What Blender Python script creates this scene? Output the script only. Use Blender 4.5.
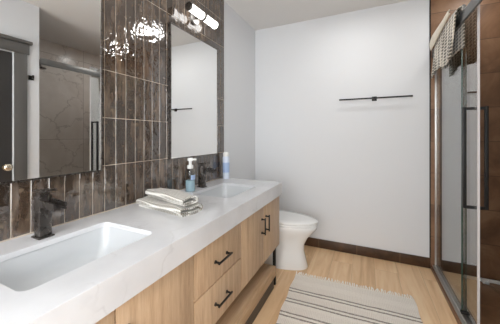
import bpy, bmesh, math, random
from mathutils import Vector, Matrix
random.seed(7)
for o in list(bpy.data.objects): bpy.data.objects.remove(o)
sc = bpy.context.scene
COL = sc.collection
PI = math.pi

# ---------------------------------------------------------------- camera, world, lights, exposure
cd = bpy.data.cameras.new('camera'); cam = bpy.data.objects.new('camera', cd); COL.objects.link(cam)
cam.location = (1.255, 0, 1.25); cam.rotation_euler = (PI/2, 0, 0.4373)
cd.sensor_width = 36; cd.lens = 36*247.48/500; cd.shift_y = -26.15/500; cd.clip_start = 0.02
sc.camera = cam
w = bpy.data.worlds.new('daylight'); sc.world = w; w.use_nodes = True
w.node_tree.nodes['Background'].inputs[0].default_value = (0.93, 0.96, 1.0, 1)
w.node_tree.nodes['Background'].inputs[1].default_value = 1.0
def area(name, loc, rot, sx, sy, power, color=(1, 1, 1)):
    l = bpy.data.lights.new(name, 'AREA'); l.shape = 'RECTANGLE'; l.size = sx; l.size_y = sy
    l.energy = power; l.color = color
    o = bpy.data.objects.new(name, l); COL.objects.link(o); o.location = loc; o.rotation_euler = rot
    return o
# added fill light at an invented window in the wall behind the camera
area('window_fill', (0.95, -1.285, 1.4), (PI/2, 0, 0), 1.5, 1.6, 29, (0.95, 0.975, 1.0))
# added fill light at an invented, unseen side window near the viewer
area('window_fill', (1.855, -0.55, 1.45), (0, -PI/2, 0), 1.2, 0.9, 2.5, (0.95, 0.975, 1.0))
def ceil_lamp(loc, power, size=0.26):
    l = bpy.data.lights.new('ceiling_lamp_light', 'AREA'); l.shape = 'DISK'; l.size = size
    l.energy = power; l.color = (1.0, 0.99, 0.98)
    o = bpy.data.objects.new('ceiling_lamp_light', l); COL.objects.link(o); o.location = loc
CEIL = ((1.16, 2.21), (1.16, 0.25), (1.16, -0.75))  # second and third are added fill lamps, never in view
for i, (x, y) in enumerate(CEIL):
    ceil_lamp((x, y, 2.515), (2.6, .8, 5)[i])
l = bpy.data.lights.new('shower_fill_light', 'AREA'); l.shape = 'DISK'; l.size = .11; l.energy = 2; l.color = (1.0, .985, .965)  # fill light added to brighten the shower interior, no lamp seen there
o = bpy.data.objects.new('shower_fill_light', l); COL.objects.link(o); o.location = (2.15, 2.5, 2.552)
sc.view_settings.view_transform = 'Standard'; sc.view_settings.look = 'None'
sc.view_settings.exposure = 0.32; sc.view_settings.gamma = 1; sc.view_settings.use_curve_mapping = False
sc.cycles.use_denoising = True; sc.cycles.max_bounces = 10; sc.cycles.transparent_max_bounces = 16
sc.cycles.glossy_bounces = 6; sc.cycles.diffuse_bounces = 6; sc.cycles.sample_clamp_indirect = 6
sc.cycles.caustics_reflective = False; sc.cycles.caustics_refractive = False

# ---------------------------------------------------------------- dimensions
D, H, WS, WR, XB = 2.84, 2.57, 1.809, 1.84, 2.80   # far wall, ceiling, shower line, door wall, shower back
YN, YB = 1.385, -1.30                                 # shower near wall, wall behind the camera
ZT, XF = 0.848, 0.597                                # counter top and front

# ---------------------------------------------------------------- materials
def srgb(r, g, b):
    f = lambda c: (c/255/12.92) if c/255 <= .04045 else ((c/255+.055)/1.055)**2.4
    return (f(r), f(g), f(b), 1)
class N:
    def __init__(s, name):
        s.m = bpy.data.materials.new(name); s.m.use_nodes = True; s.t = s.m.node_tree
        s.n = s.t.nodes; s.l = s.t.links; s.p = s.n['Principled BSDF']; s.out = s.n['Material Output']
    def add(s, t, **kw):
        n = s.n.new(t)
        for k, v in kw.items():
            if k in n.inputs: n.inputs[k].default_value = v
            else: setattr(n, k, v)
        return n
    def lk(s, a, b): s.l.new(a, b)
    def coord(s, scale=(1, 1, 1), rot=(0, 0, 0)):
        c = s.add('ShaderNodeTexCoord'); m = s.add('ShaderNodeMapping')
        m.inputs['Scale'].default_value = scale; m.inputs['Rotation'].default_value = rot
        s.lk(c.outputs['Object'], m.inputs[0]); return m.outputs[0]
    def ramp(s, fac, stops):
        r = s.add('ShaderNodeValToRGB'); e = r.color_ramp.elements
        while len(e) < len(stops): e.new(0.5)
        for i, (p, c) in enumerate(stops): e[i].position = p; e[i].color = c
        s.lk(fac, r.inputs[0]); return r.outputs[0]
    def bump(s, h, strength, dist, normal=None):
        b = s.add('ShaderNodeBump'); b.inputs['Strength'].default_value = strength; b.inputs['Distance'].default_value = dist
        s.lk(h, b.inputs['Height'])
        if normal: s.lk(normal, b.inputs['Normal'])
        s.lk(b.outputs[0], s.p.inputs['Normal']); return b.outputs[0]
    def mix(s, fac, a, b, mode='MIX'):
        m = s.add('ShaderNodeMix', data_type='RGBA', blend_type=mode)
        for sock, v in ((m.inputs[0], fac), (m.inputs[6], a), (m.inputs[7], b)):
            if isinstance(v, (float, int, tuple)): sock.default_value = v
            else: s.lk(v, sock)
        return m.outputs[2]
    def math(s, op, a, b=None, c=None):
        m = s.add('ShaderNodeMath', operation=op)
        for i, v in enumerate((a, b, c)):
            if v is None: continue
            if isinstance(v, (float, int)): m.inputs[i].default_value = v
            else: s.lk(v, m.inputs[i])
        return m.outputs[0]
def plain(name, col, rough=.5, metal=0, **kw):
    k = N(name); k.p.inputs['Base Color'].default_value = col; k.p.inputs['Roughness'].default_value = rough
    k.p.inputs['Metallic'].default_value = metal
    for a, v in kw.items(): k.p.inputs[a].default_value = v
    return k
def painted(name, col, rough=.65, bump=.05):
    k = plain(name, col, rough); n = k.add('ShaderNodeTexNoise', Scale=60.0, Detail=3.0)
    k.lk(k.coord(), n.inputs['Vector']); k.bump(n.outputs['Fac'], bump, .002); return k.m
def metal(name, col, rough=.35, met=.8):
    k = plain(name, col, rough, met); n = k.add('ShaderNodeTexNoise', Scale=40.0)
    k.lk(k.coord(), n.inputs['Vector'])
    k.lk(k.math('MULTIPLY_ADD', n.outputs['Fac'], .12, rough-.06), k.p.inputs['Roughness']); return k.m
M = {}
M['wall'] = painted('wall_paint', srgb(219, 221, 223))
M['ceil'] = painted('ceiling_paint', srgb(222, 220, 217), .8)
M['trimwhite'] = painted('white_trim', srgb(232, 232, 230), .5)
M['black'] = metal('black_metal', srgb(20, 19, 18), .45, .2)
M['gun'] = metal('gunmetal', srgb(94, 89, 85), .28, .85)
M['chrome'] = metal('brushed_steel', srgb(188, 186, 183), .34, .85)
M['brass'] = metal('satin_brass', srgb(225, 215, 195), .25, 1)
M['steel'] = metal('dark_steel', srgb(120, 119, 117), .35, .8)
M['ceramic'] = plain('white_ceramic', srgb(236, 236, 234), .12, 0).m
M['basin'] = plain('basin_ceramic', srgb(202, 205, 207), .12).m
M['plasticwhite'] = plain('white_plastic', srgb(235, 235, 232), .35).m
M['doorgrey'] = plain('dark_door_paint', srgb(58, 56, 55), .28).m
M['casing'] = plain('dark_casing_paint', srgb(92, 90, 87), .4).m
M['grout'] = painted('light_grout', srgb(196, 184, 168), .85, .2)

# glossy handmade wall tile
k = plain('glazed_brown_tile', (0, 0, 0, 1), .1)
at = k.add('ShaderNodeAttribute', attribute_name='rnd')
v = k.coord(); v2 = k.coord((1, 5, 1.1))
cmb = k.add('ShaderNodeVectorMath', operation='ADD'); k.lk(v2, cmb.inputs[0]); k.lk(at.outputs['Vector'], cmb.inputs[1])
n1 = k.add('ShaderNodeTexNoise', Scale=5.0, Detail=6.0, Roughness=.62); k.lk(cmb.outputs[0], n1.inputs['Vector'])
n2 = k.add('ShaderNodeTexNoise', Scale=30.0, Detail=4.0); k.lk(v, n2.inputs['Vector'])
c = k.ramp(n1.outputs['Fac'], [(.28, srgb(44, 35, 29)), (.45, srgb(66, 54, 45)), (.58, srgb(90, 77, 66)), (.75, srgb(122, 104, 86))])
sp = k.add('ShaderNodeSeparateColor'); k.lk(at.outputs['Color'], sp.inputs[0])
c2 = k.ramp(sp.outputs[0], [(0, (.72, .70, .69, 1)), (.5, (1, 1, 1, 1)), (1, (1.25, 1.2, 1.14, 1))])
c = k.mix(1.0, c, c2, 'MULTIPLY')
spk = k.ramp(n2.outputs['Fac'], [(.62, (0, 0, 0, 1)), (.72, (1, 1, 1, 1))])
c = k.mix(k.math('MULTIPLY', spk, .25), c, srgb(170, 150, 125)); k.lk(c, k.p.inputs['Base Color'])
cm2 = k.add('ShaderNodeVectorMath', operation='ADD'); k.lk(v, cm2.inputs[0]); k.lk(at.outputs['Vector'], cm2.inputs[1])
wv = k.add('ShaderNodeTexNoise', Scale=34.0, Detail=1.5, Roughness=.5); k.lk(cm2.outputs[0], wv.inputs['Vector'])
wv2 = k.add('ShaderNodeTexNoise', Scale=9.0, Detail=1.0); k.lk(v, wv2.inputs['Vector'])
k.bump(k.math('ADD', wv.outputs['Fac'], wv2.outputs['Fac']), .45, .0035)
k.p.inputs['Roughness'].default_value = .04; k.p.inputs['IOR'].default_value = 2.2
M['tile'] = k.m

# quartz
k = plain('white_quartz', (1, 1, 1, 1), .14)
v = k.coord((1, 1, 1)); nw = k.add('ShaderNodeTexNoise', Scale=3.0, Detail=5.0); k.lk(v, nw.inputs['Vector'])
wv = k.add('ShaderNodeVectorMath', operation='MULTIPLY_ADD'); k.lk(nw.outputs['Color'], wv.inputs[0]); wv.inputs[1].default_value = (.55, .55, .55); k.lk(v, wv.inputs[2])
vo = k.add('ShaderNodeTexVoronoi', feature='DISTANCE_TO_EDGE', Scale=4.2); k.lk(wv.outputs[0], vo.inputs['Vector'])
nm = k.add('ShaderNodeTexNoise', Scale=5.0, Detail=3.0); k.lk(v, nm.inputs['Vector'])
vein = k.ramp(vo.outputs['Distance'], [(0, (1, 1, 1, 1)), (.035, (0, 0, 0, 1))])
msk = k.ramp(nm.outputs['Fac'], [(.45, (0, 0, 0, 1)), (.65, (1, 1, 1, 1))])
fa = k.math('MULTIPLY', k.math('MULTIPLY', vein, msk), .22)
cl = k.ramp(nw.outputs['Fac'], [(.3, srgb(207, 208, 210)), (.6, srgb(223, 224, 226))])
k.lk(k.mix(fa, cl, srgb(150, 147, 145)), k.p.inputs['Base Color']); M['quartz'] = k.m

def wood(name, dark, mid, light, axis='Z', scale=1.0, rough=.45):
    k = plain(name, mid, rough)
    s = {'Z': (14, 14, .9), 'Y': (14, .9, 14), 'X': (.9, 14, 14)}[axis]
    v = k.coord(tuple(a*scale for a in s))
    a = k.add('ShaderNodeAttribute', attribute_name='rnd')
    vv = k.add('ShaderNodeVectorMath', operation='MULTIPLY_ADD'); k.lk(a.outputs['Vector'], vv.inputs[0]); vv.inputs[1].default_value = (9, 9, 9); k.lk(v, vv.inputs[2])
    n = k.add('ShaderNodeTexNoise', Scale=1.6, Detail=8.0, Roughness=.65, Distortion=.5); k.lk(vv.outputs[0], n.inputs['Vector'])
    n2 = k.add('ShaderNodeTexNoise', Scale=9.0, Detail=4.0, Roughness=.7); k.lk(vv.outputs[0], n2.inputs['Vector'])
    f = k.math('MULTIPLY_ADD', n2.outputs['Fac'], .35, k.math('MULTIPLY', n.outputs['Fac'], .65))
    k.lk(k.ramp(f, [(.33, dark), (.5, mid), (.66, light)]), k.p.inputs['Base Color'])
    k.bump(f, .15, .001); return k.m
M['oak'] = wood('light_oak', srgb(166, 136, 106), srgb(194, 164, 132), srgb(208, 181, 149), 'Z', 1.7)
M['oakshelf'] = wood('oak_shelf', srgb(168, 134, 100), srgb(194, 162, 126), srgb(210, 180, 146), 'Y')
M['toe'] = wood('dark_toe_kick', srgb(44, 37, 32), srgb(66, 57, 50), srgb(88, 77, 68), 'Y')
M['walnut'] = wood('dark_wood_look', srgb(52, 34, 22), srgb(76, 50, 32), srgb(98, 68, 44), 'X', .5, .35)

# plank floor: boards run away from the camera
k = plain('oak_floor', (1, 1, 1, 1), .42)
v = k.coord((1, 1, 1), (0, 0, PI/2))
br = k.add('ShaderNodeTexBrick', offset=.37, Scale=1.0); k.lk(v, br.inputs['Vector'])
br.inputs['Brick Width'].default_value = 1.3; br.inputs['Row Height'].default_value = .19
br.inputs['Mortar Size'].default_value = .0012; br.inputs['Mortar Smooth'].default_value = .3
br.inputs['Color1'].default_value = (0, 0, 0, 1); br.inputs['Color2'].default_value = (1, 1, 1, 1); br.inputs['Mortar'].default_value = (.5, .5, .5, 1)
vg = k.coord((11, .8, 1)); vb = k.add('ShaderNodeVectorMath', operation='MULTIPLY_ADD'); k.lk(br.outputs['Color'], vb.inputs[0]); vb.inputs[1].default_value = (7, 7, 7); k.lk(vg, vb.inputs[2])
n = k.add('ShaderNodeTexNoise', Scale=1.5, Detail=8.0, Roughness=.6, Distortion=.6); k.lk(vb.outputs[0], n.inputs['Vector'])
c = k.ramp(n.outputs['Fac'], [(.3, srgb(208, 168, 126)), (.5, srgb(230, 194, 152)), (.7, srgb(240, 212, 174))])
t = k.ramp(br.outputs['Color'], [(0, (.93, .92, .9, 1)), (1, (1.05, 1.05, 1.05, 1))]); c = k.mix(1.0, c, t, 'MULTIPLY')
c = k.mix(k.math('MULTIPLY', br.outputs['Fac'], .5), c, srgb(120, 88, 60)); k.lk(c, k.p.inputs['Base Color']); M['floor'] = k.m

# shower tiles (brick grid in object space); u,v axes chosen by rotation
def slabtile(name, cols, grout, rot, bw, bh, rough, scale=3.0, veins=None, off=0.0):
    k = plain(name, (1, 1, 1, 1), rough); v = k.coord((1, 1, 1), rot)
    br = k.add('ShaderNodeTexBrick', offset=off, Scale=1.0); k.lk(v, br.inputs['Vector'])
    br.inputs['Brick Width'].default_value = bw; br.inputs['Row Height'].default_value = bh; br.inputs['Mortar Size'].default_value = .0025
    br.inputs['Color1'].default_value = (0, 0, 0, 1); br.inputs['Color2'].default_value = (1, 1, 1, 1)
    vb = k.add('ShaderNodeVectorMath', operation='MULTIPLY_ADD'); k.lk(br.outputs['Color'], vb.inputs[0]); vb.inputs[1].default_value = (3, 3, 3); k.lk(v, vb.inputs[2])
    n = k.add('ShaderNodeTexNoise', Scale=scale, Detail=8.0, Roughness=.65, Distortion=.8); k.lk(vb.outputs[0], n.inputs['Vector'])
    c = k.ramp(n.outputs['Fac'], [(.3, cols[0]), (.5, cols[1]), (.7, cols[2])])
    if veins:
        wn = k.add('ShaderNodeVectorMath', operation='MULTIPLY_ADD'); k.lk(n.outputs['Color'], wn.inputs[0]); wn.inputs[1].default_value = (.5, .5, .5); k.lk(vb.outputs[0], wn.inputs[2])
        vo = k.add('ShaderNodeTexVoronoi', feature='DISTANCE_TO_EDGE', Scale=1.9); k.lk(wn.outputs[0], vo.inputs['Vector'])
        f = k.ramp(vo.outputs['Distance'], [(0, (1, 1, 1, 1)), (.022, (0, 0, 0, 1))]); c = k.mix(k.math('MULTIPLY', f, .5), c, veins)
    c = k.mix(br.outputs['Fac'], c, grout); k.lk(c, k.p.inputs['Base Color']); k.bump(br.outputs['Fac'], -.3, .002)
    return k.m
brown = (srgb(98, 70, 50), srgb(128, 94, 68), srgb(150, 116, 88))
M['browntile'] = slabtile('rust_brown_tile', brown, srgb(84, 62, 46), (-PI/2, 0, 0), 1.2, .3, .45)
M['brownfloor'] = slabtile('rust_brown_floor_tile', brown, srgb(96, 70, 50), (0, 0, 0), .6, .3, .3)
M['marble'] = slabtile('greige_marble_tile', (srgb(200, 192, 184), srgb(212, 206, 199), srgb(222, 217, 211)), srgb(150, 142, 134), (0, PI/2, PI/2), .6, 1.2, .25, 2.0, srgb(136, 126, 118))
M['base'] = slabtile('dark_baseboard_tile', (srgb(48, 32, 20), srgb(68, 46, 30), srgb(86, 60, 40)), srgb(110, 88, 66), (-PI/2, 0, 0), .39, .3, .3, 6.0)

def glass(name, tint, ior):
    k = N(name); k.n.remove(k.p)
    lw = k.add('ShaderNodeLayerWeight'); lw.inputs[0].default_value = .5; f0 = ((ior-1)/(ior+1))**2
    pw = k.math('POWER', lw.outputs['Facing'], 5.0); sch = k.math('MULTIPLY_ADD', pw, 1-f0, f0); tr = k.add('ShaderNodeBsdfTransparent', Color=tint); gl = k.add('ShaderNodeBsdfGlossy', Roughness=0.0)
    mx = k.add('ShaderNodeMixShader'); k.lk(sch, mx.inputs[0]); k.lk(tr.outputs[0], mx.inputs[1]); k.lk(gl.outputs[0], mx.inputs[2])
    k.lk(mx.outputs[0], k.out.inputs[0]); return k.m
M['glass'] = glass('shower_glass', (.95, .97, .955, 1), 3.4)
M['clear'] = glass('clear_plastic', (.93, .96, .97, 1), 1.45)
M['glassedge'] = plain('green_glass_edge', srgb(38, 66, 56), .15).m
M['seal'] = plain('milky_door_seal', srgb(205, 201, 200), .4).m
M['mirror'] = plain('mirror_silver', (.93, .935, .93, 1), 0.0, 1).m
M['blue'] = plain('blue_soap', srgb(200, 230, 242), .2, 0, **{'Transmission Weight': .3}).m
M['bluelabel'] = plain('pale_blue_print', srgb(165, 188, 222), .4).m
M['palebottle'] = plain('pale_bottle', srgb(215, 224, 238), .35).m

def emit(name, col, s):
    k = N(name); k.p.inputs['Base Color'].default_value = col; k.p.inputs['Emission Color'].default_value = col
    k.p.inputs['Emission Strength'].default_value = s; return k.m
M['tube'] = emit('lit_lamp_tube', (1.0, .985, .965, 1), 3.5)
M['disc'] = emit('lit_lamp_diffuser', (1.0, .975, .94, 1), 5)
M['fill_pane'] = emit('fill_window_glow', (.95, .97, 1.0, 1), 1.6)  # glow added for the invented windows

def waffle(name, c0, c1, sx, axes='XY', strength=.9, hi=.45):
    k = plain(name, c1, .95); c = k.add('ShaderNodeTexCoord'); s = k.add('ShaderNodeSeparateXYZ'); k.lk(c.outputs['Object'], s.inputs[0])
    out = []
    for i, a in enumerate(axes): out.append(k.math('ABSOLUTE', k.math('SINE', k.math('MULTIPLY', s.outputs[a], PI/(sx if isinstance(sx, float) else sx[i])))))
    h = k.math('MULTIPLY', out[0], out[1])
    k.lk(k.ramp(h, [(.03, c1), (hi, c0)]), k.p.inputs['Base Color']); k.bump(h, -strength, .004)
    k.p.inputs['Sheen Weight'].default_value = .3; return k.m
M['waffle'] = waffle('waffle_cotton', srgb(128, 122, 110), srgb(234, 232, 225), .0125)
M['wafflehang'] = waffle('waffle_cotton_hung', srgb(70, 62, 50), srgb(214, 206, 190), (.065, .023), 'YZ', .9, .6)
M['hem'] = plain('smooth_cotton_hem', srgb(214, 206, 190), .9).m

k = plain('woven_rug', (1, 1, 1, 1), .95)
c = k.add('ShaderNodeTexCoord'); s = k.add('ShaderNodeSeparateXYZ'); k.lk(c.outputs['Object'], s.inputs[0])
wob = k.add('ShaderNodeTexNoise', Scale=30.0, Detail=2.0); k.lk(c.outputs['Object'], wob.inputs['Vector'])
y = k.math('MULTIPLY_ADD', wob.outputs['Fac'], .008, s.outputs['Y'])
def band(cen, hw):
    return k.math('LESS_THAN', k.math('ABSOLUTE', k.math('SUBTRACT', y, cen)), hw)
tot = None
for ctr in (-.215, -.25, -.345, -.38, -.50, -.535, -.63, -.665, -.785, -.82, -.93, -.965, -1.08, -1.115):
    b = band(ctr, .0068); tot = b if tot is None else k.math('ADD', tot, b)
brk = k.add('ShaderNodeTexNoise', Scale=120.0, Detail=1.0); k.lk(c.outputs['Object'], brk.inputs['Vector'])
fac = k.math('MULTIPLY', tot, k.ramp(brk.outputs['Fac'], [(.3, (.45, .45, .45, 1)), (.55, (1, 1, 1, 1))]))
wx = k.math('ABSOLUTE', k.math('SINE', k.math('MULTIPLY', s.outputs['X'], PI/.011))); wy = k.math('ABSOLUTE', k.math('SINE', k.math('MULTIPLY', s.outputs['Y'], PI/.011)))
h = k.math('MULTIPLY_ADD', k.math('MULTIPLY', wx, wy), .8, brk.outputs['Fac'])
ph = k.math('MULTIPLY', s.outputs['Y'], 2*PI/.145)
zone = k.ramp(k.math('SINE', ph), [(.0, (1, 1, 1, 1)), (.5, (0, 0, 0, 1))])
dm = k.math('SINE', k.math('MULTIPLY', k.math('ADD', s.outputs['X'], s.outputs['Y']), PI/.012)); dn = k.math('SINE', k.math('MULTIPLY', k.math('SUBTRACT', s.outputs['X'], s.outputs['Y']), PI/.012))
dia = k.math('GREATER_THAN', k.math('MULTIPLY', dm, dn), .12)
bc = k.ramp(h, [(.3, srgb(236, 226, 212)), (.9, srgb(254, 247, 236))])
bc = k.mix(k.math('MULTIPLY', k.math('MULTIPLY', dia, zone), .25), bc, srgb(196, 187, 175))
k.lk(k.mix(fac, bc, srgb(146, 133, 122)), k.p.inputs['Base Color']); k.bump(h, 1.0, .005); M['rug'] = k.m
M['fringe'] = plain('rug_fringe_cotton', srgb(248, 243, 234), .95).m

# ---------------------------------------------------------------- mesh helpers
def box(bm, x0, x1, y0, y1, z0, z1, bev=0, seg=2, mi=0):
    vs = [bm.verts.new(p) for p in ((x0,y0,z0),(x1,y0,z0),(x1,y1,z0),(x0,y1,z0),(x0,y0,z1),(x1,y0,z1),(x1,y1,z1),(x0,y1,z1))]
    fs = [bm.faces.new([vs[i] for i in q]) for q in ((0,3,2,1),(4,5,6,7),(0,1,5,4),(1,2,6,5),(2,3,7,6),(3,0,4,7))]
    if bev:
        es = list({e for f in fs for e in f.edges})
        r = bmesh.ops.bevel(bm, geom=es, offset=bev, segments=seg, affect='EDGES', profile=.5)
    return vs
def frame_at(a, b):
    d = (Vector(b)-Vector(a)).normalized(); up = Vector((0, 0, 1)) if abs(d.z) < .9 else Vector((1, 0, 0))
    u = d.cross(up).normalized(); return d, u, u.cross(d).normalized()
def loft(bm, rings, cap=True, closed=True):
    R = [[bm.verts.new(p) for p in r] for r in rings]; n = len(R[0])
    for a, b in zip(R, R[1:]):
        for i in range(n if closed else n-1):
            bm.faces.new((a[i], a[(i+1) % n], b[(i+1) % n], b[i]))
    if cap and closed:
        bm.faces.new(list(reversed(R[0]))); bm.faces.new(R[-1])
    return R
def cyl(bm, a, b, r, r2=None, n=24, bev=0):
    a, b = Vector(a), Vector(b); d, u, v = frame_at(a, b); r2 = r if r2 is None else r2
    cir = lambda c, rr: [c+u*rr*math.cos(t*2*PI/n)+v*rr*math.sin(t*2*PI/n) for t in range(n)]
    rings = [cir(a, r), cir(b, r2)]
    if bev:
        rings = [cir(a, r-bev), cir(a+d*bev, r), cir(b-d*bev, r2), cir(b, r2-bev)]
    loft(bm, rings)
def path(bm, pts, r, n=10, square=False):
    pts = [Vector(p) for p in pts]; rings = []; u = None
    for i, p in enumerate(pts):
        t = (pts[min(i+1, len(pts)-1)]-pts[max(i-1, 0)]).normalized()
        if u is None: _, u, _ = frame_at(p, p+t)
        u = (u-t*u.dot(t)).normalized(); v = t.cross(u)
        rings.append([p+u*r*math.cos(j*2*PI/n)+v*r*math.sin(j*2*PI/n) for j in range(n)])
    loft(bm, rings)
def lathe(bm, prof, c=(0, 0, 0), n=28):
    c = Vector(c)
    loft(bm, [[c+Vector((r*math.cos(t*2*PI/n), r*math.sin(t*2*PI/n), z)) for t in range(n)] for r, z in prof])
def rrect(cx, cy, hx, hy, r, z, n=6):
    out = []
    for sx, sy, a0 in ((1, 1, 0), (-1, 1, PI/2), (-1, -1, PI), (1, -1, 1.5*PI)):
        for i in range(n+1):
            a = a0+i*PI/2/n; out.append(Vector((cx+sx*(hx-r)+r*math.cos(a), cy+sy*(hy-r)+r*math.sin(a), z)))
    return out
def obj(name, bm, mat, parent=None, smooth=None, rnd=False):
    bmesh.ops.recalc_face_normals(bm, faces=bm.faces)
    me = bpy.data.meshes.new(name); bm.to_mesh(me); bm.free()
    o = bpy.data.objects.new(name, me); COL.objects.link(o)
    for m in (mat if isinstance(mat, (list, tuple)) else [mat]): me.materials.append(m)
    if smooth is not None:
        for p in me.polygons: p.use_smooth = True
        me.set_sharp_from_angle(angle=math.radians(smooth))
    if rnd:
        a = me.attributes.new('rnd', 'FLOAT_COLOR', 'CORNER'); r = (random.random(), random.random(), random.random(), 1)
        for d in a.data: d.color = r
    if parent: o.parent = parent
    return o
def B(): return bmesh.new()
def mkbox(name, dims, mat, parent=None, bev=0, **kw):
    bm = B(); box(bm, *dims, bev=bev); return obj(name, bm, mat, parent, 40 if bev else None, **kw)
def tag(o, label, cat, group=None):
    o['label'] = label; o['category'] = cat
    if group: o['group'] = group
    return o
def thing(name, label, cat, loc=(0, 0, 0), rz=0, group=None):
    o = bpy.data.objects.new(name, None); COL.objects.link(o); o.location = loc; o.rotation_euler = (0, 0, rz); o.empty_display_size = .05
    return tag(o, label, cat, group)
def struct(name, dims, mat, parent=None, bev=0):
    o = mkbox(name, dims, mat, parent, bev)
    if not parent: o['kind'] = 'structure'
    return o
def dup(root, loc, label=None):
    r = root.copy(); COL.objects.link(r); r.location = loc
    if label: r['label'] = label
    for ch in list(root.children):
        c = ch.copy(); COL.objects.link(c); c.parent = r
        for g in ch.children:
            d = g.copy(); COL.objects.link(d); d.parent = c
    return r

# ---------------------------------------------------------------- room shell
struct('floor', (-.1, WS, YB-.1, D+.1, -.1, 0), M['floor'])
struct('floor_shower', (WS, XB+.1, YN-.1, D+.1, -.1, 0), M['brownfloor'])
struct('ceiling', (-.1, XB+.1, YB-.1, D+.1, H, H+.1), M['ceil'])
struct('wall_left', (-.1, 0, YB-.1, D+.1, 0, H), M['wall'])
struct('wall_far', (0, WS, D, D+.1, 0, H), M['wall'])
struct('wall_shower_far', (WS, XB+.1, D, D+.1, 0, H), M['browntile'])
struct('wall_shower_back', (XB, XB+.1, YN, D, 0, H), M['marble'])
struct('wall_shower_near', (WR, XB+.1, YN-.1, YN, 0, H), M['wall'])
# wall behind the camera, with an opening for the added window
bm = B(); x0, x1, z0, z1 = .15, 1.75, .5, 2.3
box(bm, 0, x0, YB-.1, YB, 0, H); box(bm, x1, WR+.1, YB-.1, YB, 0, H); box(bm, x0, x1, YB-.1, YB, 0, z0); box(bm, x0, x1, YB-.1, YB, z1, H)
o = obj('wall_back', bm, M['wall']); o['kind'] = 'structure'
bm = B()
for d in ((x0, x1, z0, z0+.05), (x0, x1, z1-.05, z1), (x0, x0+.05, z0+.05, z1-.05), (x1-.05, x1, z0+.05, z1-.05), ((x0+x1)/2-.02, (x0+x1)/2+.02, z0+.05, z1-.05)):
    box(bm, d[0], d[1], YB-.08, YB-.03, d[2], d[3])
wn = obj('fill_window_1', bm, M['trimwhite']); wn['kind'] = 'structure'  # invented window that carries the added fill light, out of view
mkbox('fill_pane', (x0+.05, x1-.05, YB-.095, YB-.085, z0+.05, z1-.05), M['fill_pane'], wn)
# wall on the right with the door opening
DY0, DY1, DZ = .45, 1.185, 2.05
bm = B(); a0, a1, b0, b1 = -1.05, -.05, .8, 2.1
box(bm, WR, WR+.1, YB-.1, a0, 0, H); box(bm, WR, WR+.1, a1, DY0, 0, H); box(bm, WR, WR+.1, a0, a1, 0, b0); box(bm, WR, WR+.1, a0, a1, b1, H); box(bm, WR, WR+.1, DY1, YN-.1, 0, H); box(bm, WR, WR+.1, DY0, DY1, DZ, H)
o = obj('wall_right', bm, M['wall']); o['kind'] = 'structure'
bm = B()
for d in ((a0, a1, b0, b0+.05), (a0, a1, b1-.05, b1), (a0, a0+.05, b0+.05, b1-.05), (a1-.05, a1, b0+.05, b1-.05)): box(bm, WR+.03, WR+.08, *d)
wn = obj('fill_window_2', bm, M['trimwhite']); wn['kind'] = 'structure'  # made-up side window, added to light the vanity fronts and tiles
mkbox('fill_pane', (WR+.085, WR+.095, a0+.05, a1-.05, b0+.05, b1-.05), M['fill_pane'], wn)
# door 1: dark leaf, casing with crown
mkb = lambda n, d, m, p, bev=.002: mkbox(n, d, m, p, bev)
bm = B(); box(bm, WR+.03, WR+.07, DY0+.004, DY1-.004, .008, DZ-.004, bev=.002)
for za, zb in ((.22, .92), (1.05, 1.92)):
    for d in ((DY0+.12, DY1-.12, za, za+.02), (DY0+.12, DY1-.12, zb-.02, zb), (DY0+.12, DY0+.14, za+.02, zb-.02), (DY1-.14, DY1-.12, za+.02, zb-.02)):
        box(bm, WR+.022, WR+.032, *d)
door = obj('door_1', bm, M['doorgrey']); door['kind'] = 'structure'
bm = B()
cyl(bm, (WR+.03, 1.135, .955), (WR+.022, 1.135, .955), .03, n=24)
cyl(bm, (WR+.022, 1.135, .955), (WR-.01, 1.135, .955), .011)
rings = []
for t in range(9):
    a = t/8*PI; rings.append((max(.0015, .034*math.sin(a)), -.016*math.cos(a)))
loft(bm, [[Vector((WR-.024+z, 1.135+r*math.cos(q*2*PI/20), .955+r*math.sin(q*2*PI/20))) for q in range(20)] for r, z in rings])
obj('door_knob', bm, M['brass'], door, 40)
bm = B()
box(bm, WR-.018, WR, DY1-.004, DY1+.095, 0, DZ+.0, bev=.002); box(bm, WR-.018, WR, DY0-.095, DY0+.004, 0, DZ, bev=.002)
box(bm, WR-.022, WR, DY0-.11, DY1+.11, DZ, DZ+.10, bev=.002); box(bm, WR-.04, WR, DY0-.13, DY1+.13, DZ+.10, DZ+.13, bev=.003)
obj('door_casing', bm, M['casing'], door, 40)
# baseboards
struct('baseboard_far', (.012, WS, D-.012, D, 0, .098), M['base'], bev=.002)
struct('baseboard_left', (0, .012, 2.075, D, 0, .098), M['base'], bev=.002)
struct('baseboard_right', (WR-.012, WR, DY1+.1, YN-.1, 0, .098), M['base'], bev=.002)
struct('trim_1', (WS-.008, WS+.002, D-.006, D, .098, H), M['black'])
bm = B(); box(bm, 0, .009, 2.066, 2.069, ZT, H); o = obj('trim_2', bm, M['gun']); o['kind'] = 'structure'

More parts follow.
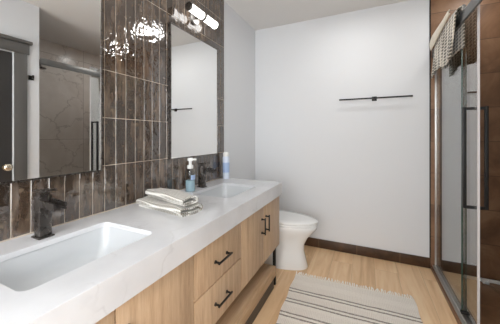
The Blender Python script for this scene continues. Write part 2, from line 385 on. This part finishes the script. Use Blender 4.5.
# tiled left wall
bm = B(); PW, PH = .0637, .253; lay = bm.loops.layers.float_color.new('rnd')
kx0 = -14
for kk in range(kx0, 19):
    for r in range(0, 7):
        y0 = .858+PW*kk; za = .84+PH*r; zb = min(za+PH, H); za = max(za, .851)
        if r == 4: continue
        if r == 3: zb += PH
        if zb-za < .02: continue
        g = .0016; n0 = len(bm.faces); t = .009+random.uniform(-.0006, .0006)
        vs = box(bm, .001, t, y0+g, y0+PW-g, za+g, zb-g, bev=.0012, seg=1)
        c = (random.random(), random.random(), random.random(), 1)
bm.faces.ensure_lookup_table()
isl = {}
for f in bm.faces:
    ce = f.calc_center_median(); rr = math.floor((ce.z-.84)/PH); key = (math.floor((ce.y-.858)/PW), 3 if rr == 4 else rr)
    if key not in isl: isl[key] = (random.random(), random.random(), random.random(), 1)
    for l in f.loops: l[lay] = isl[key]
o = obj('wall_left_tiles', bm, M['tile']); o['kind'] = 'structure'
o = struct('wall_left_grout', (0, .0065, .858+PW*kx0, 2.066, .0, H), M['grout'])

# ---------------------------------------------------------------- mirrors
def mirror(y0, label):
    t = thing('wall_mirror', label, 'mirror', (0.0095, y0, 1.07), 0, 'vanity mirrors')
    w, h, d, f = .604, .955, .024, .007
    bm = B()
    box(bm, 0, d, 0, f, 0, h); box(bm, 0, d, w-f, w, 0, h); box(bm, 0, d, f, w-f, 0, f); box(bm, 0, d, f, w-f, h-f, h)
    box(bm, 0, .004, f, w-f, f, h-f)
    obj('frame', bm, M['gun'], t)
    mkbox('glass', (.012, .0205, f, w-f, f, h-f), M['mirror'], t)
    return t
m1 = mirror(.225, 'large dark-framed mirror on the tiled wall over the nearest sink, reflecting a dark door')
m2 = dup(m1, (.0095, 1.318, 1.085), 'dark-framed mirror beside the white wall under the lit lamp, reflecting a towel bar')

# ---------------------------------------------------------------- vanity cabinet
van = thing('vanity_cabinet', 'long light oak double vanity cabinet with black pulls under a white counter', 'cabinet', (0, 0, 0))
FX = .577; V0, V1, ZB, ZC = .125, 2.052, .312, .744
bm = B()
box(bm, .012, FX-.022, V0, V0+.018, ZB, ZC); box(bm, .012, FX-.022, V1-.018, V1, ZB, ZC)
box(bm, .012, FX-.022, V0+.018, V1-.018, ZB, ZB+.018); box(bm, .012, .024, V0+.018, V1-.018, ZB+.018, ZC)
for yy in (.875, 1.325): box(bm, .024, FX-.07, yy-.009, yy+.009, ZB+.018, ZC)
obj('body', bm, M['oak'], van, rnd=True)
def pull(parent, c, L, axis):
    bm = B(); x = FX; s = .0042; out = .028
    if axis == 'Y':
        box(bm, x+out-s, x+out+s, c[0]-L/2, c[0]+L/2, c[1]-s, c[1]+s, bev=.001)
        for q in (-1, 1): cyl(bm, (x, c[0]+q*(L/2-.012), c[1]), (x+.004, c[0]+q*(L/2-.012), c[1]), .009); cyl(bm, (x+.003, c[0]+q*(L/2-.012), c[1]), (x+out, c[0]+q*(L/2-.012), c[1]), .0052)
    else:
        box(bm, x+out-s, x+out+s, c[0]-s, c[0]+s, c[1]-L/2, c[1]+L/2, bev=.001)
        for q in (-1, 1): cyl(bm, (x, c[0], c[1]+q*(L/2-.012)), (x+.004, c[0], c[1]+q*(L/2-.012)), .009); cyl(bm, (x+.003, c[0], c[1]+q*(L/2-.012)), (x+out, c[0], c[1]+q*(L/2-.012)), .0052)
    obj('handle', bm, M['black'], parent, 40)
g = .0027
for za, zb, hz in ((.519, ZC-.006, .622), (ZB, .519, .412)):
    d = mkbox('drawer', (FX-.02, FX, .875+g, 1.325-g, za+g, zb-g), M['oak'], van, .0012, rnd=True); pull(d, (1.098, hz), .135, 'Y')
for ya, yb, hy in ((1.325, 1.690, 1.650), (1.690, V1, 1.730), (.500, .875, .542), (V0, .500, .458)):
    d = mkbox('door', (FX-.02, FX, ya+g, yb-g, ZB+g, ZC-.006-g), M['oak'], van, .0012, rnd=True); pull(d, (hy, .600), .122, 'Z')
mkbox('shelf', (.02, FX, .13, 1.962, .085, .165), M['oakshelf'], van, .002, rnd=True)
def legframe(y):
    bm = B(); s = .022
    box(bm, FX-.03, FX-.008, y, y+s, 0, ZB); box(bm, .03, .03+s, y, y+s, 0, ZB)
    box(bm, .03+s, FX-.03, y, y+s, 0, .02); box(bm, .03+s, FX-.03, y, y+s, ZB-.02, ZB)
    obj('leg', bm, M['black'], van)
legframe(1.965); legframe(.106)

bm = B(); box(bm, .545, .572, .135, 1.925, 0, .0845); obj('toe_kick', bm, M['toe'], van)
# ---------------------------------------------------------------- countertop
C0, C1 = .10, 2.065
SK = (.545, 1.605); SX0, SX1, SHY = .150, .462, .222
bm = B(); box(bm, .0095, XF, C0, C1, .746, ZT, bev=.0015); slab = obj('countertop', bm, M['quartz'])
cuts = []
for cy in SK:
    cut = B(); loft(cut, [rrect((SX0+SX1)/2, cy, (SX1-SX0)/2, SHY, .03, z) for z in (ZT-.06, ZT+.05)]); cuts.append(obj('cut', cut, M['quartz']))
cut = B(); box(cut, -.1, XF-.018, C0+.018, C1-.018, .6, ZT-.02); cuts.insert(0, obj('cut', cut, M['quartz']))
for cu in cuts:
    md = slab.modifiers.new('b', 'BOOLEAN'); md.object = cu; md.operation = 'DIFFERENCE'; md.solver = 'EXACT'
dg = bpy.context.evaluated_depsgraph_get(); me = bpy.data.meshes.new_from_object(slab.evaluated_get(dg))
slab.modifiers.clear(); slab.data = me
for cu in cuts: bpy.data.objects.remove(cu)
tag(slab, 'long white veined quartz countertop with a thick front edge on the oak vanity', 'countertop')

def sink(cy, label):
    t = thing('sink_basin', label, 'sink', ((SX0+SX1)/2, cy, ZT-.0205), 0, 'undermount sinks')
    hx, hy = (SX1-SX0)/2+.004, SHY+.004; bm = B(); rings = []
    prof = [(0.018, 0), (0, 0), (-.004, -.02), (-.012, -.07), (-.022, -.10), (-.042, -.122), (-.07, -.132), (-.11, -.137)]
    inner = [rrect(0, 0, hx+a, hy+a*1.25, max(.012, .034+a*.0), z) for a, z in prof]
    outer = [rrect(0, 0, hx+a+.008, hy+a*1.25+.008, .04, z-.008) for a, z in reversed(prof)]
    loft(bm, inner+[], cap=False)
    R = loft(bm, outer, cap=False)
    # caps
    bm.verts.ensure_lookup_table(); n = len(inner[0])
    last = bm.verts[(len(inner)-1)*n:len(inner)*n]; bm.faces.new(last)
    bm.faces.new(bm.verts[len(inner)*n:len(inner)*n+n])
    a = bm.verts[0:n]; b = bm.verts[(len(inner)+len(outer)-1)*n:]
    for i in range(n): bm.faces.new((a[i], a[(i+1) % n], b[(i+1) % n], b[i]))
    obj('bowl', bm, M['basin'], t, 50)
    bm = B(); lathe(bm, [(.001, -.1375), (.026, -.1375), (.026, -.134), (.022, -.132), (.02, -.134), (.001, -.134)]); obj('drain', bm, M['gun'], t, 40)
    return t
s1 = sink(SK[0], 'rectangular white undermount sink nearest the viewer, in the left part of the counter')
s2 = dup(s1, (s1.location.x, SK[1], s1.location.z), 'rectangular white undermount sink at the far end of the counter near the toilet')

# ---------------------------------------------------------------- faucets
def faucet(cy, label):
    t = thing('faucet', label, 'faucet', (.088, cy, ZT), 0, 'square waterfall faucets')
    bm = B(); box(bm, -.03, .03, -.027, .027, 0, .006, bev=.001); obj('base_plate', bm, M['gun'], t, 40)
    bm = B(); box(bm, -.021, .021, -.021, .021, .006, .165, bev=.0015); obj('body', bm, M['gun'], t, 40)
    bm = B()   # open waterfall trough
    def bx(x0, x1, y0, y1, z0, z1): 
        vs = box(bm, x0, x1, y0, y1, z0, z1)
        for v in vs: v.co.z -= max(0, v.co.x-.02)*.05
    bx(.0215, .120, -.023, .023, .126, .134); bx(.0215, .120, -.023, -.017, .134, .152); bx(.0215, .120, .017, .023, .134, .152)
    obj('spout', bm, M['gun'], t)
    bm = B(); box(bm, -.016, .016, -.016, .016, .1655, .176); vs = box(bm, -.024, .060, -.020, .020, .176, .187)
    for v in vs: v.co.z += (v.co.x+.026)*.10
    obj('lever', bm, M['gun'], t)
    return t
f1 = faucet(.545, 'square gunmetal waterfall faucet at the sink nearest the viewer')
f2 = dup(f1, (.088, 1.605, ZT), 'square gunmetal waterfall faucet at the far sink behind the soap pump')

# ---------------------------------------------------------------- wall lamp over each mirror
def lamp(cy, z, label):
    t = thing('vanity_lamp', label, 'lamp', (.0095, cy, z), 0, 'mirror lamps')
    bm = B(); cyl(bm, (0, 0, 0), (.018, 0, 0), .052, n=32, bev=.003); obj('wall_plate', bm, M['chrome'], t, 40)
    bm = B(); cyl(bm, (.018, 0, 0), (.055, 0, 0), .011); 
    n = 24
    loft(bm, [[Vector((.085+r*math.cos(q*2*PI/n), y, r*math.sin(q*2*PI/n))) for q in range(n)] for r, y in ((.030, -.009), (.036, -.009), (.036, .009), (.030, .009))])
    obj('centre_band', bm, M['gun'], t, 40)
    for s in (-1, 1):
        bm = B(); cyl(bm, (.085, s*.0095, 0), (.085, s*.158, 0), .029, n=28, bev=.003); obj('tube', bm, M['tube'], t, 40)
        bm = B(); cyl(bm, (.085, s*.1585, 0), (.085, s*.178, 0), .031, n=28, bev=.003); obj('end_cap', bm, M['gun'] if s < 0 else M['tube'], t, 40)
    return t
l2 = lamp(1.605, 2.19, 'lit double-tube lamp on the dark tiles above the far mirror')
l1 = dup(l2, (.0095, .527, 2.195), 'lit double-tube lamp on the dark tiles above the near mirror')

# ---------------------------------------------------------------- ceiling lamps
for i, (x, y) in enumerate(CEIL):
    if i == 0:
        t0 = t = thing('ceiling_lamp', 'flush round ceiling lamp near the towel bar wall', 'lamp', (x, y, H), 0, 'ceiling lamps')
        bm = B(); lathe(bm, [(.150, -.001), (.155, -.012), (.150, -.026), (.143, -.026), (.143, -.001)]); obj('rim', bm, M['trimwhite'], t, 40)
        bm = B(); lathe(bm, [(.001, -.024), (.142, -.024), (.142, -.006), (.001, -.006)]); obj('diffuser', bm, M['disc'], t, 40)
    else:
        dup(t0, (x, y, H), ('', 'added unseen round fill lamp on the ceiling above the near sink', 'added unseen round fill lamp on the ceiling behind the viewer')[i])

t = thing('shower_fill_disc', 'small added fill light in the ceiling of the shower, out of view', 'lamp', (2.15, 2.5, H))  # invented fixture for the added shower fill light
bm = B(); lathe(bm, [(.058, -.001), (.078, -.001), (.078, -.007), (.058, -.012)]); obj('rim', bm, M['trimwhite'], t, 40)
bm = B(); lathe(bm, [(.001, -.001), (.0565, -.001), (.0565, -.006), (.001, -.006)]); obj('diffuser', bm, M['disc'], t, 40)
# ---------------------------------------------------------------- towel bar and robe hook
t = thing('towel_bar', 'empty black towel bar with square centre mount on the white far wall', 'towel bar', (1.335, D, 1.63))
bm = B(); box(bm, -.022, .022, -.010, 0, -.022, .022, bev=.001); box(bm, -.009, .009, -.052, -.010, -.009, .009); obj('mount', bm, M['black'], t, 40)
bm = B(); box(bm, -.335, .325, -.066, -.052, -.007, .007, bev=.001); obj('bar', bm, M['black'], t, 40)
t = thing('robe_hook', 'small square black robe hook on the white wall between door and shower', 'hook', (WR, 1.315, 1.83))
bm = B(); box(bm, -.008, 0, -.022, .022, -.022, .022, bev=.001); obj('plate', bm, M['black'], t, 40)
bm = B(); box(bm, -.045, -.008, -.008, .008, -.008, .008); box(bm, -.045, -.037, -.008, .008, .008, .022); obj('peg', bm, M['black'], t, 40)

# ---------------------------------------------------------------- toilet (faces +x)
TY = 2.355
t = thing('toilet', 'white ceramic toilet with closed lid beyond the vanity', 'toilet', (0, TY, 0))
def egg(cx, back, front, hw, z, n=40, tw=0.0):
    out = []
    for i in range(n):
        a = i*2*PI/n; c, s = math.cos(a), math.sin(a)
        x = (front if c > 0 else back)*(abs(c)**.95)*(1 if c > 0 else -1)
        y = hw*s if c > 0 else hw*(abs(s)**.8)*(1 if s > 0 else -1)
        out.append(Vector((cx+x, y, z)))
    return [Vector((p.x*1.045, p.y, p.z*1.05)) for p in out]
bm = B()
loft(bm, [egg(.40, .26, .322, .136, .0), egg(.40, .26, .325, .137, .012), egg(.40, .26, .312, .130, .06), egg(.40, .25, .290, .118, .15),
          egg(.41, .25, .285, .120, .21), egg(.42, .25, .305, .137, .27), egg(.43, .24, .34, .163, .32), egg(.44, .23, .365, .180, .36), egg(.44, .23, .37, .184, .385), egg(.44, .225, .362, .18, .392)])
obj('bowl', bm, M['ceramic'], t, 60)
bm = B(); loft(bm, [egg(.45, .21, .352, .176, .394), egg(.45, .21, .362, .184, .398), egg(.45, .21, .362, .184, .408), egg(.45, .21, .355, .18, .412)]); obj('seat', bm, M['ceramic'], t, 60)
bm = B(); loft(bm, [egg(.45, .22, .350, .175, .415), egg(.45, .22, .366, .187, .420), egg(.45, .22, .366, .187, .428), egg(.45, .215, .35, .178, .436), egg(.45, .18, .27, .13, .440)]); obj('lid', bm, M['ceramic'], t, 60)
bm = B(); loft(bm, [rrect(.115, 0, .095, .19, .03, .395), rrect(.115, 0, .1, .2, .03, .5), rrect(.115, 0, .1, .2, .03, .66)]); box(bm, .05, .22, -.1, .1, .30, .3945, bev=.02); obj('tank', bm, M['ceramic'], t, 50)
bm = B(); loft(bm, [rrect(.117, 0, .104, .205, .03, .661), rrect(.117, 0, .106, .207, .03, .668), rrect(.117, 0, .106, .207, .03, .684), rrect(.117, 0, .1, .2, .03, .69)]); obj('tank_lid', bm, M['ceramic'], t, 50)

# ---------------------------------------------------------------- rug
RL, RW = 1.35, .905
t = thing('woven_rug', 'cream woven cotton rug with thin grey stripes and a fringed end on the oak floor', 'rug', (.684, 2.19, 0), math.radians(2.6))
bm = B(); nx, ny = 60, 90; top = []
hgt = lambda x, y: .008+.0012*math.sin(x*17+y*5)*math.sin(y*11)
G = [[bm.verts.new((RW*i/nx+.004*math.sin(j*.35)*(1 if i in (0, nx) else 0), -RL*j/ny, hgt(RW*i/nx, -RL*j/ny))) for i in range(nx+1)] for j in range(ny+1)]
G2 = [[bm.verts.new((v.co.x, v.co.y, .0012)) for v in r] for r in G]
for j in range(ny):
    for i in range(nx): bm.faces.new((G[j][i], G[j+1][i], G[j+1][i+1], G[j][i+1])); bm.faces.new((G2[j][i], G2[j][i+1], G2[j+1][i+1], G2[j+1][i]))
for j in range(ny):
    for i in (0, nx): bm.faces.new((G[j][i], G2[j][i], G2[j+1][i], G[j+1][i]))
for i in range(nx):
    for j in (0, ny): bm.faces.new((G[j][i], G[j][i+1], G2[j][i+1], G2[j][i]))
obj('pile', bm, M['rug'], t, 60)
bm = B()
for e, yy, sg in ((0, 0, 1), (1, -RL, -1)):
    for i in range(64):
        x = (i+.5)*RW/64; dx = random.uniform(-.012, .012); L = random.uniform(.035, .055)
        path(bm, [(x, yy-sg*.004, .0075), (x, yy+sg*.006, .0085), (x+dx*.4, yy+sg*L*.5, .0055), (x+dx, yy+sg*L, .0035)], .0045, 6)
o = obj('fringe', bm, M['fringe'], t, 60); o['kind'] = 'stuff'

# ---------------------------------------------------------------- shower enclosure
XG, XS = 1.852, 1.867
o = struct('trim_3', (WS, 1.905, YN, D, 0, .022), M['browntile'], bev=.002)
encl = thing('shower_enclosure', 'frameless glass shower enclosure with steel top rail and a sliding door with a black pull', 'shower enclosure', (0, 0, 0))
bm = B(); box(bm, 1.824, 1.892, YN, D, .0225, .034, bev=.001); box(bm, XG-.010, XG-.005, YN, D, .034, .046); box(bm, XS+.012, XS+.016, YN, D, .034, .044)
obj('bottom_track', bm, M['chrome'], encl)
bm = B(); box(bm, XG-.010, XG-.005, D-.012, D, .046, 2.10);  box(bm, XG-.005, XG+.005, D-.008, D, .046, 2.10)
obj('wall_channel', bm, M['chrome'], encl)
F0, F1 = 2.15, D-.008
p = mkbox('fixed_panel', (XG-.004, XG+.004, F0, F1, .036, 2.10), M['glass'], encl)
mkbox('glass_edge', (XG-.004, XG+.004, F0-.0015, F0-.0002, .036, 2.10), M['glassedge'], p)
S0, S1 = 1.925, 2.66
sd = mkbox('sliding_door', (XS-.004, XS+.004, S0, S1, .052, 2.10), M['glass'], encl)
bm = B(); box(bm, XS-.006, XS+.006, S0-.006, S0-.0002, .052, 2.10); obj('edge_seal', bm, M['seal'], sd)
bm = B(); yh = 1.975
for s in (-1, 1):
    x = XS+s*.054
    box(bm, x-.008, x+.008, yh-.011, yh+.011, .80, 1.43, bev=.001)
for z in (.806, 1.419):
    box(bm, XS-.046, XS-.0045, yh-.009, yh+.009, z-.008, z+.009); box(bm, XS+.0045, XS+.046, yh-.009, yh+.009, z-.008, z+.009)
obj('handle', bm, M['black'], sd, 40)
for yy in (2.05, 2.58):
    bm = B(); cyl(bm, (XG-.030, yy, 2.075), (XG-.014, yy, 2.075), .028, n=28, bev=.002); cyl(bm, (XG-.014, yy, 2.075), (XS-.005, yy, 2.075), .008)
    cyl(bm, (XG-.034, yy, 2.075), (XG-.0305, yy, 2.075), .012); obj('roller', bm, M['chrome'], sd, 40)
bm = B(); box(bm, XG-.034, XG-.022, YN+.002, D-.002, 1.985, 2.05, bev=.001); obj('top_rail', bm, M['steel'], encl, 40)
for yy in (2.25, 2.76):
    bm = B(); cyl(bm, (XG-.0215, yy, 2.017), (XG-.0045, yy, 2.017), .012); cyl(bm, (XG-.040, yy, 2.017), (XG-.0345, yy, 2.017), .014, bev=.001); obj('standoff', bm, M['gun'], encl, 40)
bm = B(); box(bm, XG-.012, XS+.022, F0-.03, F0-.004, .046, .060, bev=.001); box(bm, XS+.006, XS+.014, F0-.03, F0-.004, .06, .075); obj('floor_guide', bm, M['black'], encl, 40)

# shower head on the near shower wall
t = thing('rain_shower', 'dark round rain shower on a curved arm inside the shower, seen in the near mirror', 'shower head', (2.28, YN, 2.16))
bm = B(); cyl(bm, (0, 0, 0), (0, .008, 0), .03, bev=.002); path(bm, [(0, .005, 0)]+[(0, .16+.05*math.sin(a), -.05+.05*math.cos(a)) for a in [i*PI/2/6 for i in range(7)]]+[(0, .21, -.085)], .011, 12); obj('arm', bm, M['gun'], t, 50)
bm = B(); lathe(bm, [(.012, -.085), (.02, -.092), (.055, -.103), (.058, -.112), (.052, -.115), (.002, -.115)], (0, .21, 0)); obj('head', bm, M['gun'], t, 40)

# squeegee on the shower floor
t = thing('squeegee', 'small white squeegee lying on the brown shower floor at the far tiled wall', 'squeegee', (2.17, 2.765, .0))
bm = B(); box(bm, -.135, .135, -.009, .009, .012, .030, bev=.003); obj('blade_holder', bm, M['plasticwhite'], t, 40)
bm = B(); box(bm, -.135, .135, .0095, .024, .0005, .006); box(bm, -.135, .135, -.003, .010, .004, .0115); obj('rubber_blade', bm, M['plasticwhite'], t, 40)
bm = B(); box(bm, -.022, .022, -.05, -.0095, .006, .034, bev=.005); obj('socket', bm, M['plasticwhite'], t, 40)
bm = B(); path(bm, [(0, -.05, .020), (.02, -.12, .018), (.05, -.22, .012), (.052, -.26, .011)], .010, 12); obj('grip', bm, M['clear'], t, 50)

# ---------------------------------------------------------------- towels
def offset_strip(pts, th):
    L, R = [], []
    for i, p in enumerate(pts):
        a = pts[max(i-1, 0)]; b = pts[min(i+1, len(pts)-1)]; d = Vector((b[0]-a[0], b[1]-a[1])).normalized(); n = Vector((-d.y, d.x))
        L.append((p[0]+n.x*th/2, p[1]+n.y*th/2)); R.append((p[0]-n.x*th/2, p[1]-n.y*th/2))
    return L+R[::-1]
def folded(name, label, loc, rz, L, W, Ht, seed, pitch=0):
    """towel folded into a flat loop; the fold ends show on the +x side"""
    rnd = random.Random(seed); th = .0085; hz = Ht/2-th/2; pts = []
    hw = W/2-Ht/2
    for i in range(9): pts.append((-hw+2*hw*i/8, th/2))
    for i in range(1, 8): a = -PI/2+PI*i/8; pts.append((hw+hz*math.cos(a), Ht/2+hz*math.sin(a)))
    for i in range(9): pts.append((hw-2*hw*i/8, Ht-th/2))
    r2 = (Ht-th-th*1.35)/2; cz = Ht-th/2-r2
    for i in range(1, 7): a = PI/2+PI*i/7; pts.append((-hw+r2*math.cos(a), cz+r2*math.sin(a)))
    z2 = cz-r2
    for i in range(7): pts.append((-hw+1.75*hw*i/6, z2+.0016*math.sin(i)))
    prof = offset_strip(pts, th); bm = B(); rings = []; n = 36
    for j in range(n+1):
        u = j/n; x = (u-.5)*L; ring = []
        for (y, z) in prof:
            sag = .003*math.sin(u*9+seed)*(z/Ht)+.002*math.sin(y*60+u*4+seed)*(z/Ht)
            e = (1-abs(2*u-1)**6*.10)
            ring.append(Vector((x+.006*math.sin(y*45+seed)*(1 if u > .5 else -1)*abs(2*u-1)**4, y*(1+.03*math.sin(u*6+seed)), max(.0004, z*e+sag))))
        rings.append(ring)
    loft(bm, rings)
    o = obj(name, bm, M['waffle'], None, 60); o.location = loc; o.rotation_euler = (0, pitch, rz)
    return tag(o, label, 'towel', 'folded hand towels')
folded('folded_towel', 'cream waffle hand towel folded at the bottom of the counter stack', (.265, 1.05, ZT+.0003), math.radians(-8), .375, .165, .044, 1)
folded('folded_towel', 'cream waffle hand towel folded on top of the counter stack', (.285, 1.045, ZT+.0515), math.radians(-13), .335, .115, .044, 3.3)

# towel over the shower rail
t = thing('hanging_towel', 'cream waffle towel draped over the steel shower rail', 'towel', (0, 0, 0))
def drape(name, y0, y1, vs, x_at, z_at, mat, th=.006):
    bm = B(); ny = 40; G = []
    for i in range(ny+1):
        u = i/ny; G.append([Vector((x_at(u, v), y0+(y1-y0)*u if not callable(y1) else y1(u, v), z_at(u, v))) for v in vs])
    V = [[bm.verts.new(p) for p in r] for r in G]
    for i in range(ny):
        for j in range(len(vs)-1): bm.faces.new((V[i][j], V[i+1][j], V[i+1][j+1], V[i][j+1]))
    o = obj(name, bm, mat, t, 60); m = o.modifiers.new('s', 'SOLIDIFY'); m.thickness = th; m.offset = 0
    return o
RXC = XG-.028
# v from 0 (front hem) to 1 (top) then 1..2 behind the rail
def hx(u, v):
    fold = .010*math.sin(u*15+.6)*(1-v if v < 1 else 0)+.006*math.sin(u*31)*(1-v if v < 1 else 0)
    if v <= .86: return RXC-.026-.012*(1-v)-abs(fold)
    if v <= 1.14:
        a = (v-.86)/.28*PI; return RXC-.0+-.026*math.cos(a)*(1 if a < PI/2 else .45)
    return RXC+.0115
def hz(u, v):
    ztop = 2.085+.012*math.sin(u*5)
    if v <= .86: return 1.775+(ztop-.02-1.775)*(v/.86)-(.015*math.sin(u*8))*(1-v)
    if v <= 1.14: a = (v-.86)/.28*PI; return ztop-.02+.03*math.sin(a)
    return ztop-.02-(v-1.14)/.86*.24
vsF = [i*.86/22 for i in range(22)]+[.86+.28*i/10 for i in range(11)]+[1.14+.86*i/10 for i in range(1, 11)]
def yy(u, v):
    w = 0 if v > 1 else (1-v)
    return 2.045+.54*u+ (.06+.03*u)*w*1.0
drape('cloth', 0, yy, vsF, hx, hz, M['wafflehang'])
# pale smooth flap folded over the outside of the top
def fx(u, v): return RXC-.040-.012*math.sin(v*PI)-.012*u*(1-v)
def fz(u, v): return 2.125-(1-v)*(.03+.10*u)
drape('flap', 2.14, 2.63, [i/8 for i in range(9)], fx, fz, M['hem'], .007)

# ---------------------------------------------------------------- bottles on the counter
t = thing('soap_dispenser', 'clear foaming soap pump bottle with blue soap and white pump, before the far faucet', 'soap dispenser', (.095, 1.452, ZT))
bm = B(); lathe(bm, [(.002, .0005), (.034, .0005), (.036, .004), (.036, .135), (.033, .152), (.020, .163), (.018, .168)], n=28); obj('bottle', bm, M['clear'], t, 50)
bm = B(); lathe(bm, [(.002, .002), (.032, .002), (.033, .006), (.033, .078), (.002, .079)], n=28); obj('blue_soap', bm, M['blue'], t, 50)
bm = B()
loft(bm, [[Vector((.0365*math.cos(a), .0365*math.sin(a), z)) for a in [(-.8+1.2*i/10) for i in range(11)]] for z in (.085, .12)], cap=False, closed=False)
obj('label_band', bm, M['bluelabel'], t, 50)
bm = B(); lathe(bm, [(.021, .164), (.022, .186), (.011, .191), (.011, .218), (.020, .221), (.021, .234), (.017, .241), (.002, .242)], n=24)
vs = box(bm, .010, .052, -.008, .008, .225, .238, bev=.002); obj('pump', bm, M['plasticwhite'], t, 40)
t = thing('lotion_bottle', 'slim pale blue and white bottle at the far back corner of the counter', 'bottle', (.062, 2.018, ZT))
bm = B(); lathe(bm, [(.002, .0005), (.031, .0005), (.032, .004), (.032, .195), (.028, .208), (.002, .209)]); obj('bottle', bm, M['palebottle'], t, 50)
bm = B(); lathe(bm, [(.026, .2095), (.027, .212), (.027, .236), (.022, .247), (.010, .252), (.002, .253)]); obj('cap', bm, M['plasticwhite'], t, 50)
bm = B(); lathe(bm, [(.0323, .06), (.0326, .062), (.0326, .150), (.0323, .152)]); obj('printed_label', bm, M['bluelabel'], t, 50)
